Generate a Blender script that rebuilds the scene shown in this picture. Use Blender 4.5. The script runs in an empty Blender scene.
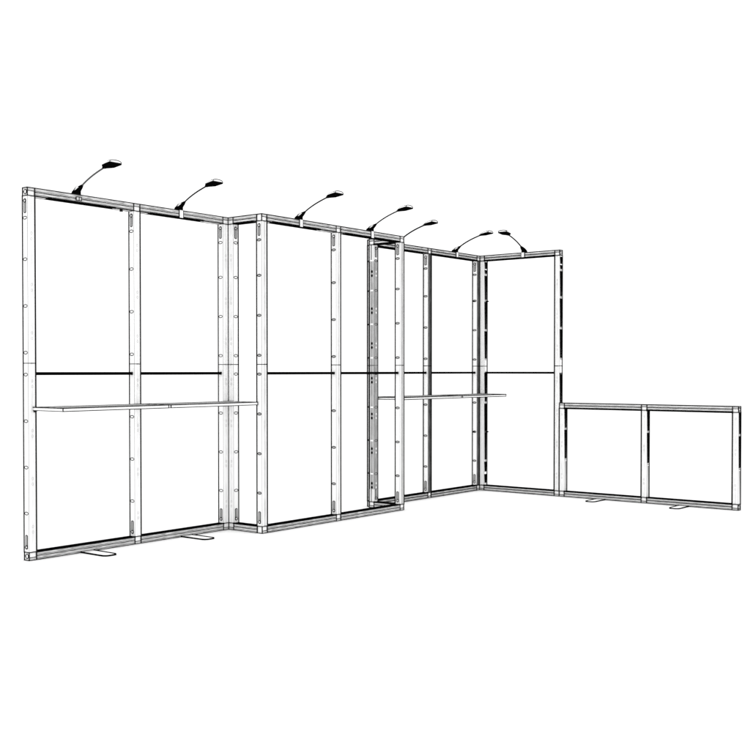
import bpy, math
from mathutils import Vector, Matrix
S = bpy.context.scene
COL = S.collection

# ------------------------------------------------------------------ camera
F_PX, PX, PY = 1085.83, 380.141, 389.316          # focal length and principal point, in 750 px units
YAW, PITCH = math.radians(38.0289), math.radians(0.9615)
cam = bpy.data.cameras.new("camera"); camo = bpy.data.objects.new("camera", cam); COL.objects.link(camo)
camo.location = (-4.09989, -6.07464, 1.22146)
camo.rotation_euler = (math.pi / 2 - PITCH, 0, YAW - math.pi / 2)
cam.sensor_fit = 'HORIZONTAL'; cam.sensor_width = 36.0
cam.lens = 36.0 * F_PX / 750.0
cam.shift_x = (375 - PX) / 750.0
cam.shift_y = (PY - 375) / 750.0
cam.clip_start = 0.05; cam.clip_end = 1000
S.camera = camo

# ------------------------------------------------------------------ light: an even white studio all round
W = bpy.data.worlds.new("World"); S.world = W; W.use_nodes = True
bg = W.node_tree.nodes["Background"]
bg.inputs[0].default_value = (1, 1, 1, 1); bg.inputs[1].default_value = 1.26
S.view_settings.view_transform = 'Standard'; S.view_settings.look = 'None'
S.view_settings.exposure = 0; S.view_settings.gamma = 1

# ------------------------------------------------------------------ materials
def mat(name, c, spec=0.0, noise=None):
    m = bpy.data.materials.new(name); m.use_nodes = True
    nt = m.node_tree; b = nt.nodes["Principled BSDF"]
    b.inputs["Roughness"].default_value = 0.9
    b.inputs["Specular IOR Level"].default_value = spec
    b.inputs["Base Color"].default_value = (c, c, c, 1)
    if noise:                                   # brushed metal: short dark and light dashes along the profile
        c2, scale = noise
        tc = nt.nodes.new("ShaderNodeTexCoord"); mp = nt.nodes.new("ShaderNodeMapping")
        mp.inputs["Scale"].default_value = scale
        nz = nt.nodes.new("ShaderNodeTexNoise"); nz.inputs["Scale"].default_value = 1.0; nz.inputs["Detail"].default_value = 2
        cr = nt.nodes.new("ShaderNodeValToRGB")
        cr.color_ramp.elements[0].position = .42; cr.color_ramp.elements[0].color = (c, c, c, 1)
        cr.color_ramp.elements[1].position = .58; cr.color_ramp.elements[1].color = (c2, c2, c2, 1)
        nt.links.new(tc.outputs["Object"], mp.inputs[0]); nt.links.new(mp.outputs[0], nz.inputs["Vector"])
        nt.links.new(nz.outputs["Fac"], cr.inputs[0]); nt.links.new(cr.outputs[0], b.inputs["Base Color"])
    return m
M = {}
M['white'] = mat("white_paint", .96)
M['black'] = mat("black_line", .002)
M['dark'] = mat("dark_line", .012)
M['edge'] = mat("grey_line", .22)
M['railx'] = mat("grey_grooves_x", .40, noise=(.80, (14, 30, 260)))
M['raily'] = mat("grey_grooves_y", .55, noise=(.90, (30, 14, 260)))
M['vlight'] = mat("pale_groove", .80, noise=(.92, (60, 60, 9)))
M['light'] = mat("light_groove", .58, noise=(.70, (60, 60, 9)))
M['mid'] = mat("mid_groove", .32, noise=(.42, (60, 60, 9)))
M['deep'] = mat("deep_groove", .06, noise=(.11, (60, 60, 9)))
M['faint'] = mat("faint_mark", .56)
M['slot'] = mat("slot_grey", .40)
M['floor'] = mat("white_floor", .97)
M['lens'] = mat("lamp_underside", .002)

# ------------------------------------------------------------------ mesh builder
class MB:
    def __init__(self): self.v = []; self.f = []; self.m = []; self.mats = []
    def mi(self, k):
        if k not in self.mats: self.mats.append(k)
        return self.mats.index(k)
    def faces(self, vs, fs, k):
        b = len(self.v); self.v += [tuple(p) for p in vs]
        for f in fs: self.f.append([b + i for i in f]); self.m.append(self.mi(k))
    def hexa(self, p, k):        # 8 points: bottom loop 0-3, top loop 4-7
        self.faces(p, [(0, 3, 2, 1), (4, 5, 6, 7), (0, 1, 5, 4), (1, 2, 6, 5), (2, 3, 7, 6), (3, 0, 4, 7)], k)
    def box(self, T, a, b, k):
        (x0, y0, z0), (x1, y1, z1) = a, b
        self.hexa([T(x0, y0, z0), T(x1, y0, z0), T(x1, y1, z0), T(x0, y1, z0),
                   T(x0, y0, z1), T(x1, y0, z1), T(x1, y1, z1), T(x0, y1, z1)], k)
    def line(self, T, p, q, w, k='dark'):         # axis-aligned square bar from p to q
        h = w / 2
        a = [min(p[i], q[i]) - h for i in range(3)]; b = [max(p[i], q[i]) + h for i in range(3)]
        self.box(T, a, b, k)
    def prism(self, base, top, k, cap=True, kc=None):
        n = len(base); vs = list(base) + list(top)
        self.faces(vs, [(i, (i + 1) % n, n + (i + 1) % n, n + i) for i in range(n)], k)
        if cap: self.faces(vs, [tuple(reversed(range(n))), tuple(range(n, 2 * n))], kc or k)
    def ring(self, P, ru, rv, w, t, k, fill=None, n=18):
        """flat ring; P(u,v,h) maps ring plane and height"""
        o0 = [P(ru * math.cos(a), rv * math.sin(a), 0) for a in [2 * math.pi * i / n for i in range(n)]]
        o1 = [P(ru * math.cos(a), rv * math.sin(a), t) for a in [2 * math.pi * i / n for i in range(n)]]
        i1 = [P((ru - w) * math.cos(a), (rv - w) * math.sin(a), t) for a in [2 * math.pi * i / n for i in range(n)]]
        i0 = [P((ru - w) * math.cos(a), (rv - w) * math.sin(a), 0) for a in [2 * math.pi * i / n for i in range(n)]]
        vs = o0 + o1 + i1 + i0; fs = []
        for j in range(3):
            for i in range(n): fs.append((j * n + i, j * n + (i + 1) % n, (j + 1) * n + (i + 1) % n, (j + 1) * n + i))
        self.faces(vs, fs, k)
        if fill:
            c = [P((ru - w) * math.cos(a), (rv - w) * math.sin(a), t * .4) for a in [2 * math.pi * i / n for i in range(n)]]
            self.faces(c, [tuple(range(n))], fill)
    def tube(self, pts, rad, k, n=10):
        rings = []
        for i, p in enumerate(pts):
            p = Vector(p); a = Vector(pts[max(i - 1, 0)]); b = Vector(pts[min(i + 1, len(pts) - 1)])
            d = (b - a).normalized(); s = d.cross(Vector((0, 0, 1)))
            if s.length < 1e-4: s = Vector((1, 0, 0))
            s.normalize(); u = s.cross(d); r = rad[i] if isinstance(rad, (list, tuple)) else rad
            rings += [tuple(p + r * (math.cos(t) * s + math.sin(t) * u)) for t in [2 * math.pi * j / n for j in range(n)]]
        m = len(pts); fs = [(i * n + j, i * n + (j + 1) % n, (i + 1) * n + (j + 1) % n, (i + 1) * n + j) for i in range(m - 1) for j in range(n)]
        fs += [tuple(reversed(range(n))), tuple(range((m - 1) * n, m * n))]
        self.faces(rings, fs, k)
    def build(self, name, parent=None, loc=(0, 0, 0), label=None):
        me = bpy.data.meshes.new(name); me.from_pydata(self.v, [], self.f)
        for k in self.mats: me.materials.append(M[k])
        for p, i in zip(me.polygons, self.m): p.material_index = i
        me.update()
        o = bpy.data.objects.new(name, me); COL.objects.link(o)
        o.location = loc
        if parent: o.parent = parent
        if label: o['label'] = label
        return o
def tag(o, label, cat, group=None):
    o['label'] = label; o['category'] = cat
    if group: o['group'] = group
    return o
def empty(name, loc=(0, 0, 0), rz=0):
    o = bpy.data.objects.new(name, None); COL.objects.link(o); o.empty_display_size = .1
    o.location = loc; o.rotation_euler = (0, 0, rz); return o

# ------------------------------------------------------------------ dimensions (metres)
H, HL = 2.4, 0.911
PW, PD = 0.0546, 0.0525            # width and depth of a profile
A_, B_, C_, R_, D_, E_, L_ = .88496, .35838, .88824, .34643, .88824, .9203, .88213
LA = 2 * A_; XR = LA + 2 * C_; XD = XR - .0117; YD = -B_ + R_; XE = XD + 2 * D_; YL = YD - E_
RH = 0.052                          # rail height
SEAM, BAR = 1.272, 1.205
HOLES = [.303, .60, .899, 1.199, 1.34, 1.64, 1.94, 2.206]
DOTS = [.20, .51, .82, 1.14, 1.45, 1.76, 2.09]

# ------------------------------------------------------------------ floor
fb = MB(); fb.faces([(-60, -60, 0), (60, -60, 0), (60, 60, 0), (-60, 60, 0)], [(0, 1, 2, 3)], 'floor')
fl = fb.build('floor'); fl['kind'] = 'structure'; fl.location.z = -.002

# ------------------------------------------------------------------ frame walls
class Wall:
    """s runs along the wall, n out of its front (the frame fills n = -PD..0), z up"""
    def __init__(self, origin, along, front, label, lw, groove, rail, black_side=False, height=H):
        self.o = origin; self.al = along; self.fr = front; self.lw = lw * 1.42; self.g = groove; self.rail = rail; self.flip = False; self.bars = height > 1 and groove != 'mid'
        self.bs = black_side; self.h = height
        self.e = tag(empty('display_frame', (origin[0], origin[1], 0)), label, 'display frame', 'frame walls of the stand')
    def T(self, s, n, z):
        return (self.al[0] * s + self.fr[0] * n, self.al[1] * s + self.fr[1] * n, z)
    def upright(self, s0, z0, z1, g=None):
        T, lw, b = self.T, self.lw, MB(); s1 = s0 + PW
        self.gg = g or self.g; deep = self.gg == 'deep'
        g0, g1 = (s0 + PW * .10, s0 + PW * .92) if deep else (s0 + PW * .36, s0 + PW * .74)
        if self.bs: g0, g1 = s0 + PW * .28, s0 + PW * .72
        # profile: body, with a shallow channel down the front and the back
        b.box(T, (s0, -PD + .003, z0), (s1, -.003, z1), 'white')
        for nn in ((-.003, 0), (-PD, -PD + .003)):
            b.box(T, (s0, nn[0], z0), (g0, nn[1], z1), 'white'); b.box(T, (g1, nn[0], z0), (s1, nn[1], z1), 'white')
        for nn in ((-.003, -.0015), (-PD + .0015, -PD + .003)):
            b.box(T, (g0, nn[0], z0), (g1, nn[1], z1), self.gg)
        # long edges
        far, near = (s1, s0) if not (self.bs or self.flip) else (s0, s1)
        b.line(T, (far, 0, z0), (far, 0, z1), lw * 1.05, 'dark')
        b.line(T, (near, -PD, z0), (near, -PD, z1), lw * .95, 'dark')
        b.line(T, (far, -PD, z0), (far, -PD, z1), lw * .8, 'dark')
        b.line(T, (near, 0, z0), (near, 0, z1), lw * .22, 'edge')
        # dots down the channel
        for zc in DOTS:
            for dz in (-.018, .018):
                if z0 + .05 < zc + dz < z1 - .05:
                    sc = (g0 + g1) / 2
                    b.ring(lambda u, v, h: T(sc + u, -.0015 + h, zc + dz + v), .007, .010, .002, .0012,
                           'faint' if self.gg == 'vlight' else self.gg)
        # both side faces: oval screw holes and the long locking slot
        for side, sx, dirn in ((0, s0, -1), (1, s1, 1)):
            P = lambda zc: (lambda u, v, h: T(sx + dirn * h, -PD / 2 + u, zc + v))
            black = self.bs and side == 1
            for zc in HOLES if not (self.h < 1) else (.36, .66):
                if not (z0 + .03 < zc < z1 - .03): continue
                if zc == 1.199 and self.bars and ((side == 0) if s0 > .01 else (side == 1)): continue
                if black: b.ring(P(zc), .011, .008, .003, .004, 'edge', 'white')
                else: b.ring(P(zc), .0215, .0115, min(lw * .6, .005), .0016, 'dark', 'white' if self.g in ('vlight',) else 'slot')
            ends = []
            if z0 < .2: ends.append((.07, .165, .085))
            if z1 > 2.3: ends.append((2.235, 2.33, 2.315))
            if not black:
                for za, zb, zr in ends:
                    pts = [(.010 * math.cos(a), (zb - .010 if math.sin(a) >= 0 else za + .010) + .010 * math.sin(a)) for a in [2 * math.pi * (i + .01) / 24 for i in range(24)]]
                    outer = [T(sx + dirn * .0012, -PD / 2 + u * 1.35, v) for u, v in pts]; base = [T(sx, -PD / 2 + u * 1.35, v) for u, v in pts]
                    b.prism(base, outer, 'dark')
                    cz = (za + zb) / 2
                    inner = [T(sx + dirn * .0018, -PD / 2 + u * .72, cz + (v - cz) * .90) for u, v in pts]
                    b.prism(outer, inner, 'dark', cap=True, kc='slot')
                    b.ring(P(zr), .0135, .0125, .0045, .0052, 'dark', 'white')
            if black:
                self.black_face(b, sx, z0, z1)
        o = b.build('upright', self.e); return o
    def black_face(self, b, sx, z0, z1):
        """the deep locking channel on the side face, closed at the screw holes"""
        T = self.T
        if self.h < 1: segs = [(.371, .651), (.669, z1)]
        else:
            cuts = [.303, .899, 1.64, 1.94, 2.206]
            segs = [(.075, .165), (.19, .293), (.313, .889), (.909, 1.205), (1.350, 1.630), (1.650, 1.930), (1.950, 2.196), (2.216, 2.255), (2.266, 2.335)]
        for a, c in segs:
            a, c = max(a, z0), min(c, z1)
            if c - a > .01:
                b.hexa([T(sx, -.010, a), T(sx + .002, -.010, a), T(sx + .002, -PD + .010, a), T(sx, -PD + .010, a),
                        T(sx, -.004, c), T(sx + .002, -.004, c), T(sx + .002, -PD + .007, c), T(sx, -PD + .007, c)], 'black')
        if self.h < 1:
            b.hexa([T(sx, -PD + .020, z0), T(sx + .002, -PD + .020, z0), T(sx + .002, -PD + .012, z0), T(sx, -PD + .012, z0),
                    T(sx, -PD + .032, .345), T(sx + .002, -PD + .032, .345), T(sx + .002, -PD + .010, .345), T(sx, -PD + .010, .345)], 'edge')
    def railpiece(self, s0, s1, z0, top, dark=(0, 1), taper=True):
        T, lw, b = self.T, self.lw, MB(); z1 = z0 + RH
        w = 'white'
        zc0, zc1 = z0 + RH * .16, z0 + RH * .50
        zd0, zd1 = z0 + RH * .62, z0 + RH * .94
        b.box(T, (s0, -PD + .004, z0), (s1, -.004, z1), w)
        for na, nb_, sg in ((-.004, 0, 1), (-PD, -PD + .004, -1)):
            for a, c in ((z0, zc0), (zc1, zd0), (zd1, z1)): b.box(T, (s0, na, a), (s1, nb_, c), w if a != z0 else self.rail)
            m0, m1 = (na, na + .0025) if sg > 0 else (nb_ - .0025, nb_)
            b.box(T, (s0, m0, zc0), (s1, m1, zc1), self.rail); b.box(T, (s0, m0, zd0), (s1, m1, zd1), self.rail)
            n = 0 if sg > 0 else -PD
            b.line(T, (s0, n, zc1), (s1, n, zc1), lw * .55, 'dark')
            b.line(T, (s0, n, z1), (s1, n, z1), lw * .75, 'dark')
            for zz in (zc0, zd0): b.line(T, (s0, n, zz), (s1, n, zz), lw * .26, 'dark')
            b.line(T, (s0, n, z0), (s1, n, z0), lw * .75, 'dark')
        # channel on the inward face (under a top rail, on top of a bottom rail)
        zi = z0 if top else z1; dz = -.002 if top else .002
        L = s1 - s0; a, c = s0 + L * dark[0], s0 + L * dark[1]
        t = min(.12, (c - a) * .3) if (taper and top) else 0
        x = [(a, .5), (a + t, 0), (c - t, 0), (c, .5)] if t else [(a, 0), (c, 0)]
        f = lambda q: (-.001 + (-PD / 2) * q * .6, -PD + .001 + (PD / 2) * q * .6)
        for (sa, qa), (sb, qb) in zip(x[:-1], x[1:]):
            (na, nb_), (nc, nd) = f(qa), f(qb)
            b.hexa([T(sa, na, zi), T(sb, nc, zi), T(sb, nd, zi), T(sa, nb_, zi),
                    T(sa, na, zi + dz), T(sb, nc, zi + dz), T(sb, nd, zi + dz), T(sa, nb_, zi + dz)], 'black')
        b.line(T, (s0, -.001, zi), (s1, -.001, zi), lw * (1.25 if not top else .95), 'black' if not top else 'dark')
        if top: b.line(T, (a, -.001, zi), (c, -.001, zi), lw * 1.35, 'black')
        return b.build('rail', self.e)
    def block(self, s0, z0, end=None):
        """corner connector between rails and upright"""
        T, lw, b = self.T, self.lw, MB(); s1, z1 = s0 + PW, z0 + RH
        i = .0035
        b.box(T, (s0 + i, -PD + i, z0 + .001), (s1 - i, -i, z1 - .001), 'white')
        top = z0 > .3
        zl = z0 + RH * (.0 if top else 1.0)
        for n in (0, -PD):
            for z in (z0, z1): b.line(T, (s0, n, z), (s1, n, z), lw * .7, 'dark')
            b.line(T, (s0, n, z0), (s0, n, z1), lw * .7, 'dark'); b.line(T, (s1, n, z0), (s1, n, z1), lw * .75, 'dark')
        for s in (s0, s1):
            for z in (z0, z1): b.line(T, (s, -PD, z), (s, 0, z), lw * .7, 'dark')
        # upper lip of the casting and a dark screw
        za, zb = (z0 + RH * .62, z1 - .002) if top else (z0 + .002, z0 + RH * .34)
        b.box(T, (s0 + .003, -i - .001, za), (s1 - .003, -i + .002, zb), 'light')
        zz = za if top else zb
        b.line(T, (s0 + .003, -i + .002, zz), (s1 - .003, -i + .002, zz), lw * .45, 'dark')
        if end is not None:
            sx, dr = (s0 + i, -1) if end < 0 else (s1 - i, 1)
            b.ring(lambda u, v, h: T(sx + dr * h, -PD / 2 + u, z0 + RH / 2 + v), .016, .017, .005, .003, 'dark', 'white')
            b.box(T, (sx - .001 if dr > 0 else sx - .0025, -PD + .004, z0 + RH * .4), (sx + .0025 if dr > 0 else sx + .001, -PD / 2 - .014, z0 + RH * .6), 'edge')
        return b.build('corner_block', self.e)
    def post(self, s0, end=None, g=None):
        self.block(s0, 0, end); self.block(s0, self.h - RH, end)
        if self.h > 1:
            self.upright(s0, RH, SEAM - .0015, g); self.upright(s0, SEAM + .0015, H - RH, g)
            b = MB(); T = self.T; k = self.lw * .62 / 2
            b.box(T, (s0 - .001, -PD - .001, SEAM - k), (s0 + PW + .001, .001, SEAM + k), 'dark'); b.build('seam', self.e)
        else: self.upright(s0, RH, self.h - RH, g)
    def bar(self, s0, s1):
        b = MB(); q = .0102
        b.box(self.T, (s0, -PD / 2 - q, BAR - q), (s1, -PD / 2 + q, BAR + q), 'black'); b.build('crossbar', self.e)
    def bay(self, s0, s1, bar=True, dark=(.08, .8), dark_bottom=(0, 1)):
        self.railpiece(s0, s1, 0, False, dark_bottom); self.railpiece(s0, s1, self.h - RH, True, dark)
        if bar: self.bar(s0, s1)
    def foot(self, s, reach=.262, wd=.112):
        T, b = self.T, MB(); r = .038; t = .007; lw = self.lw
        def outline(g):
            hw = wd / 2 + g; out = [(-hw, .09 + g), (-hw, -(reach - r))]
            R = r + g
            for i in range(7):
                a = math.pi + math.pi / 2 * i / 6; out.append((-(wd / 2 - r) + R * math.cos(a), -(reach - r) + R * math.sin(a)))
            for i in range(7):
                a = 1.5 * math.pi + math.pi / 2 * i / 6; out.append(((wd / 2 - r) + R * math.cos(a), -(reach - r) + R * math.sin(a)))
            out += [(hw, -(reach - r)), (hw, .09 + g)]
            return out
        P = lambda o, z: [T(s + u, -v, z) for u, v in o]
        rim = .0078; k = .0062
        inner = [(u * (wd / 2 - k) / (wd / 2), v + (k if v < 0 else 0)) for u, v in outline(0)]
        o = outline(0); n = len(o)
        vs = P(o, -.0015) + P(o, rim) + P(inner, rim) + P(inner, .002)
        b.faces(vs, [(j * n + i, j * n + (i + 1) % n, (j + 1) * n + (i + 1) % n, (j + 1) * n + i) for j in range(3) for i in range(n - 1)], 'black')
        b.faces(P(inner, .0022), [tuple(range(n))], 'white')
        return b.build('foot', self.e)

XP, YM, XM = (1, 0), (0, -1), (-1, 0)
# tall left wall, two bays
wA = Wall((0, 0), XP, YM, 'tall white two-bay frame at the far left, with two floor feet and two lamps', .0056, 'vlight', 'railx')
for i, s in enumerate((0, A_ - PW / 2, LA - PW)): wA.post(s, end=(-1 if i == 0 else None))
wA.bay(PW, A_ - PW / 2, dark=(.13, .80)); wA.bay(A_ + PW / 2, LA - PW, dark=(.12, .75))
wA.foot(.452); wA.foot(1.338)
kb = MB(); kx, kz = .752, H - RH - .007
kb.tube([(kx, PD * .1, kz + .006), (kx, PD * .1, kz - .012)], .011, 'dark', 12); kb.tube([(kx, PD * .1, kz - .0122), (kx, PD * .1, kz - .014)], .007, 'white', 12)
kb.build('knob', wA.e)
# short return linking it to the projecting wall
wB = Wall((LA, 0), YM, XM, 'narrow return frame joining the far left wall to the projecting middle wall', .006, 'vlight', 'raily')
wB.flip = True; wB.bars = False
wB.post(0); wB.bay(PW, B_ - PD, bar=False, dark=(.05, .85))
# projecting middle wall
wC = Wall((LA, -B_), XP, YM, 'tall projecting two-bay middle frame standing forward of both neighbours', .0062, 'light', 'railx')
for i, s in enumerate((0, C_ - PW / 2, 2 * C_ - PW)): wC.post(s, g='mid' if i == 2 else None)
wC.bay(PW, C_ - PW / 2, dark=(.08, .75)); wC.bay(C_ + PW / 2, 2 * C_ - PW, dark=(.08, .98))
# short return on its right end
class Ret(Wall):
    pass
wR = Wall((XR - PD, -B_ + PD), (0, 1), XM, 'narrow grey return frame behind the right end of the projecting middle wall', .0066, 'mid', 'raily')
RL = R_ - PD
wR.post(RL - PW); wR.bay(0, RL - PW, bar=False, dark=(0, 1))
# rear wall right
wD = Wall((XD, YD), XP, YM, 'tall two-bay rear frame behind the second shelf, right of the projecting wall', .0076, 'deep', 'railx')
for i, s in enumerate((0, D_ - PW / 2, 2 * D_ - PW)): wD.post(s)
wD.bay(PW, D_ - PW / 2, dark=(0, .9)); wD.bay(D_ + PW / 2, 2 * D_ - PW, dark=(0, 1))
# end wall
wE = Wall((XE, YD), YM, XM, 'tall single-bay side frame between the rear corner and the low wall', .0076, 'vlight', 'raily', black_side=True)
wE.post(0, g='white'); wE.post(E_ - PW, end=1)
wE.bay(PW, E_ - PW, dark=(0, 1))
# low wall
wL = Wall((XE, YL), YM, XM, 'low half-height two-bay frame at the far right with two floor feet', .0072, 'vlight', 'raily', black_side=True, height=HL)
for i, s in enumerate((0, L_ - PW / 2, 2 * L_ - PW)): wL.post(s, end=(1 if i == 2 else None))
wL.bay(PW, L_ - PW / 2, bar=False, dark=(0, 1)); wL.bay(L_ + PW / 2, 2 * L_ - PW, bar=False, dark=(0, 1))
wL.foot(.445, .245, .10); wL.foot(1.27, .245, .10)

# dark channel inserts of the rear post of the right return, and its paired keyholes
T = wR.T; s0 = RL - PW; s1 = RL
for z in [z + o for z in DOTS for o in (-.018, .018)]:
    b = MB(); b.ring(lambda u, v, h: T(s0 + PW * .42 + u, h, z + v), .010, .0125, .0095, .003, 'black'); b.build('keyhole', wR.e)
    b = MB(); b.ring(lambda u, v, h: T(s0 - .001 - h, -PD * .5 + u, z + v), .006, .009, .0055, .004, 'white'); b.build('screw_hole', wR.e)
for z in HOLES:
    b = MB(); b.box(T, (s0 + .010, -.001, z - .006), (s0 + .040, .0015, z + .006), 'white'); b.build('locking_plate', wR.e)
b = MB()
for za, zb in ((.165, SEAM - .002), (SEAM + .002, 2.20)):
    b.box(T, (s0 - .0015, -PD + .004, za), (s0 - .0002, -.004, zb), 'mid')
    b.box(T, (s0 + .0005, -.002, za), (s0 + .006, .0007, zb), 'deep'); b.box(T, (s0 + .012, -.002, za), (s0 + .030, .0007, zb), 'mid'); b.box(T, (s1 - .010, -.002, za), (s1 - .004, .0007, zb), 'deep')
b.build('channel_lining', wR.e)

# corner pins either side of the rear corner
for z in (1.935, .60):
    b = MB(); b.line(wD.T, (2 * D_ - PW - .022, -PD * .55, z), (2 * D_ - PW - .001, -PD * .55, z), .012, 'black'); b.build('corner_pin', wD.e)
    b = MB(); b.line(wE.T, (PW + .002, -PD * .55, z), (PW + .026, -PD * .55, z), .012, 'black'); b.build('corner_pin', wE.e)

# ------------------------------------------------------------------ shelves
def shelf(x0, x1, yf, label, lw, joint):
    e = tag(empty('shelf', (x0, yf, .9675)), label, 'shelf', 'long shelves on the frames')
    dp, th = .318, .0205
    T = lambda x, y, z: (x, y, z)
    for a, c in ((0, joint - .001), (joint + .021, x1 - x0)):
        b = MB(); b.box(T, (a, -dp, 0), (c, -.003, th), 'white')
        for y in (-dp, -.003 - lw / 2):
            b.line(T, (a, y, 0), (c, y, 0), lw * .75, 'dark'); b.line(T, (a, y, th), (c, y, th), lw * .9, 'dark')
        for x in (a, c):
            b.line(T, (x, -dp, 0), (x, -.004, 0), lw * .6, 'dark'); b.line(T, (x, -dp, th), (x, -.004, th), lw * .9, 'dark')
            b.line(T, (x, -dp, 0), (x, -dp, th), lw * .7, 'dark')
        # fine grooves on top
        for k, wd in ((.22, .010), (.45, .006), (.66, .010), (.84, .006)):
            b.box(T, (a + .02, -dp * k - wd, th), (c - .02, -dp * k + wd, th + .0012), 'deep')
        b.build('board', e)
    b = MB(); b.box(T, (joint, -dp + .002, .002), (joint + .020, -.004, th - .002), 'white')
    b.line(T, (joint, -dp, 0), (joint + .020, -dp, 0), lw * .6, 'dark'); b.line(T, (joint, -dp, th), (joint + .020, -dp, th), lw * .8, 'dark')
    b.build('joining_strip', e)
    for x in ((.007, joint - .02, x1 - x0 - .03)):
        b = MB(); b.hexa([T(x - .006, -.03, -.004), T(x + .006, -.03, -.004), T(x + .006, -.004, -.012), T(x - .006, -.004, -.012),
                          T(x - .006, -.03, -.0005), T(x + .006, -.03, -.0005), T(x + .006, -.004, -.0005), T(x - .006, -.004, -.0005)], 'dark'); b.build('bracket', e)
    return e
shelf(.034, LA - .006, 0, 'long thin white shelf across the far left wall, ending at the projecting wall', .0068, .862)
shelf(XD + .034, XE - .006, YD, 'long thin white shelf on the rear wall, reaching past the rear corner', .0088, .93)

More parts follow.
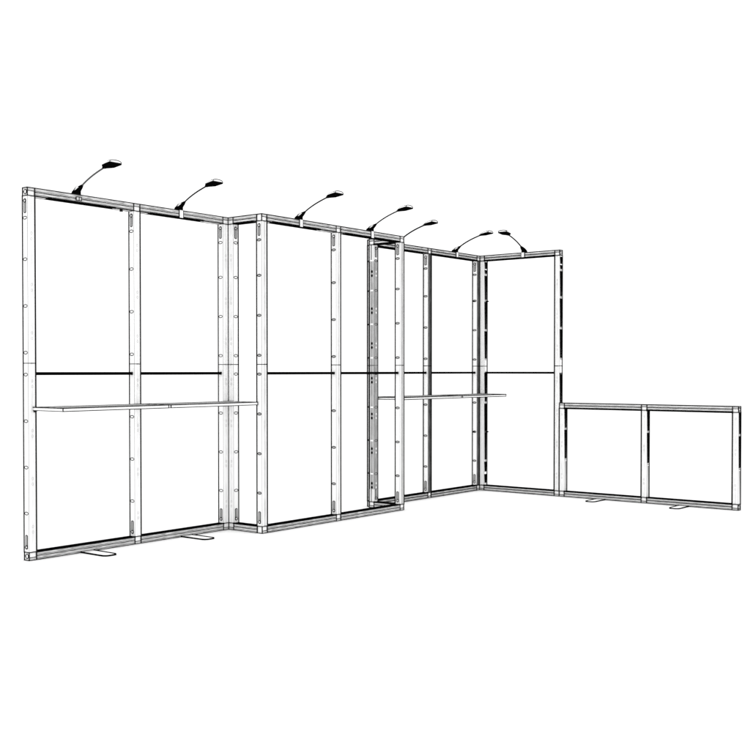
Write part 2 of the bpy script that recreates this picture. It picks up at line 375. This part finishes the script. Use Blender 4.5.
# ------------------------------------------------------------------ lamps: local +x points out of the wall
def clamp_mesh(kind, lw):
    T = lambda x, y, z: (x, y, z); b = MB()
    if kind == 'tall':
        w = .019; b.box(T, (.0005, -w, -RH - .001), (.005, w, .003), 'white')
        for y in (-w, w): b.line(T, (.004, y, -RH), (.004, y, 0), lw * .75, 'dark')
        b.line(T, (.004, -w, .002), (.004, w, .002), lw * .4, 'edge')
    else:
        b.box(T, (.0005, -.021, -.040), (.004, .021, -.014), 'light')
        for y in (-.021, .002, .021): b.line(T, (.004, y, -.038), (.004, y, -.016), lw * .8, 'dark')
        for z in (-.038, -.016): b.line(T, (.004, -.021, z), (.004, .021, z), lw * .7, 'dark')
    b.box(T, (-PD, -.018, .0005), (.005, .018, .004), 'dark')
    return b
def lamp_make(kind, lw, name='arm_lamp'):
    e = empty(name)
    clamp_mesh(kind, lw).build('clamp', e)
    T = lambda x, y, z: (x, y, z)
    # tapering base casting
    b = MB(); secs = []
    for x, z, rw, rh in ((-.050, .012, .020, .013), (-.034, .018, .026, .018), (-.008, .032, .025, .018), (.020, .048, .018, .013), (.044, .061, .008, .006)):
        c = Vector((x, 0, z)); up = Vector((-.66, 0, .75)); sd = Vector((0, 1, 0))
        secs.append([tuple(c + sd * (rw * math.cos(a)) + up * (rh * math.sin(a))) for a in [2 * math.pi * (i + .5) / 12 for i in range(12)]])
    vs = [p for r in secs for p in r]
    fs = [(i * 12 + j, i * 12 + (j + 1) % 12, (i + 1) * 12 + (j + 1) % 12, (i + 1) * 12 + j) for i in range(4) for j in range(12)] + [tuple(range(12)), tuple(range(48, 60))]
    b.faces(vs, fs, 'black')
    b.box(T, (-.050, -.017, .003), (.004, .017, .026), 'black')
    bo = b.build('base', e)
    # two highlights along the black base, modelled as thin white strips
    for sy, za in ((-1, .0), (-1, 1.0)):
        b = MB(); pts = []
        for x, z in ((-.020, .028), (-.004, .037), (.010, .046), (.022, .053)):
            pts.append((x - .012 + .012 * za, -.0175 - .004 * za + (.005 if x > .015 else 0), z + .010 - .014 * za))
        b.tube(pts, [.002, .0036, .0036, .002], 'white', 8); b.build('highlight_strip', bo)
    # curved arm
    p0, p1, p2 = Vector((.036, 0, .056)), Vector((.1275, 0, .112)), Vector((.278, 0, .151))
    pts = [tuple((1 - t) ** 2 * p0 + 2 * t * (1 - t) * p1 + t * t * p2) for t in [i / 16 for i in range(17)]]
    b = MB(); b.tube(pts, lw * (1.05 if kind == 'small' else .88), 'grey_arm' if kind == 'small' else 'arm', 10); b.build('arm', e)
    # head: black flat underside, white domed cover
    b = MB(); hx, hz = .345, .160; tilt = math.radians(8)
    def Q(u, y, v): return (hx + u * math.cos(tilt) - v * math.sin(tilt), y, hz + u * math.sin(tilt) + v * math.cos(tilt))
    half = [(-.082, .010), (-.068, .016), (-.034, .049), (.040, .052), (.050, .046)]
    out = [(u, -y) for u, y in half] + [(u, y) for u, y in reversed(half)]
    L0 = [Q(u, y, -.005) for u, y in out]; L1 = [Q(u, y, .0025) for u, y in out]
    b.prism(L0, L1, 'lens')
    ho = b.build('head', e)
    # domed cover, highest at its outer end
    b = MB(); N = 14; prof = [(-.080, .010, .003), (-.064, .017, .007), (-.034, .047, .011), (.006, .051, .015), (.036, .051, .0175), (.047, .047, .016)]
    rows = []
    for u, w, h in prof:
        rows.append([Q(u, -w * math.cos(math.pi * j / N), .003 + h * math.sin(math.pi * j / N) ** .7) for j in range(N + 1)])
    for i in range(len(rows) - 1):
        b.faces(rows[i] + rows[i + 1], [(j, j + 1, N + 2 + j, N + 1 + j) for j in range(N)], 'white')
    b.faces(rows[-1], [tuple(range(N + 1))], 'white'); b.faces(rows[0], [tuple(reversed(range(N + 1)))], 'black')
    def rib(pts, w, k='dark'): b.tube(pts, w, k, 6)
    rib(rows[-1], lw * .46, 'black'); rib(rows[-2][1:-1], lw * .3, 'black')
    rib([rows[i][3] for i in range(5)], lw * .42, 'black'); rib([rows[i][N - 3] for i in range(5)], lw * .42, 'black')
    b.build('cover', ho)
    return e
M['grey_arm'] = mat('arm_grey', .10)
M['arm'] = mat("arm_line", .012)
def copy_lamp(src):
    r = src.copy(); COL.objects.link(r)
    for ch in list(src.children):
        c = ch.copy(); COL.objects.link(c); c.parent = r
        for g in list(ch.children):
            d = g.copy(); COL.objects.link(d); d.parent = c
    return r
G = 'arm lamps clamped along the top rails'
RZY, RZX = -math.pi / 2, math.pi
def put(o, x, y, rz, label):
    o.location = (x, y, H); o.rotation_euler = (0, 0, rz); tag(o, label, 'lamp', G)
first = lamp_make('small', .0056); second = lamp_make('tall', .0060); third = lamp_make('tall', .0074)
put(first, .393, 0, RZY, 'black arm lamp above the first bay at the far left, leftmost of the lamps')
put(second, 1.294, 0, RZY, 'black arm lamp on the far left wall just before the narrow return frame')
put(copy_lamp(second), 2.207, -B_, RZY, 'black arm lamp above the wide first bay of the projecting middle wall')
put(copy_lamp(second), 3.101, -B_, RZY, 'black arm lamp near the right end of the projecting middle wall')
put(third, 3.955, YD, RZY, 'black arm lamp whose base hides behind the right corner of the projecting wall')
put(copy_lamp(third), 4.892, YD, RZY, 'black arm lamp on the rear wall just left of the rear corner')
put(copy_lamp(third), XE, -.5204, RZX, 'black arm lamp on the side frame, the only one pointing left')
S.render.resolution_x = 1024; S.render.resolution_y = 1024
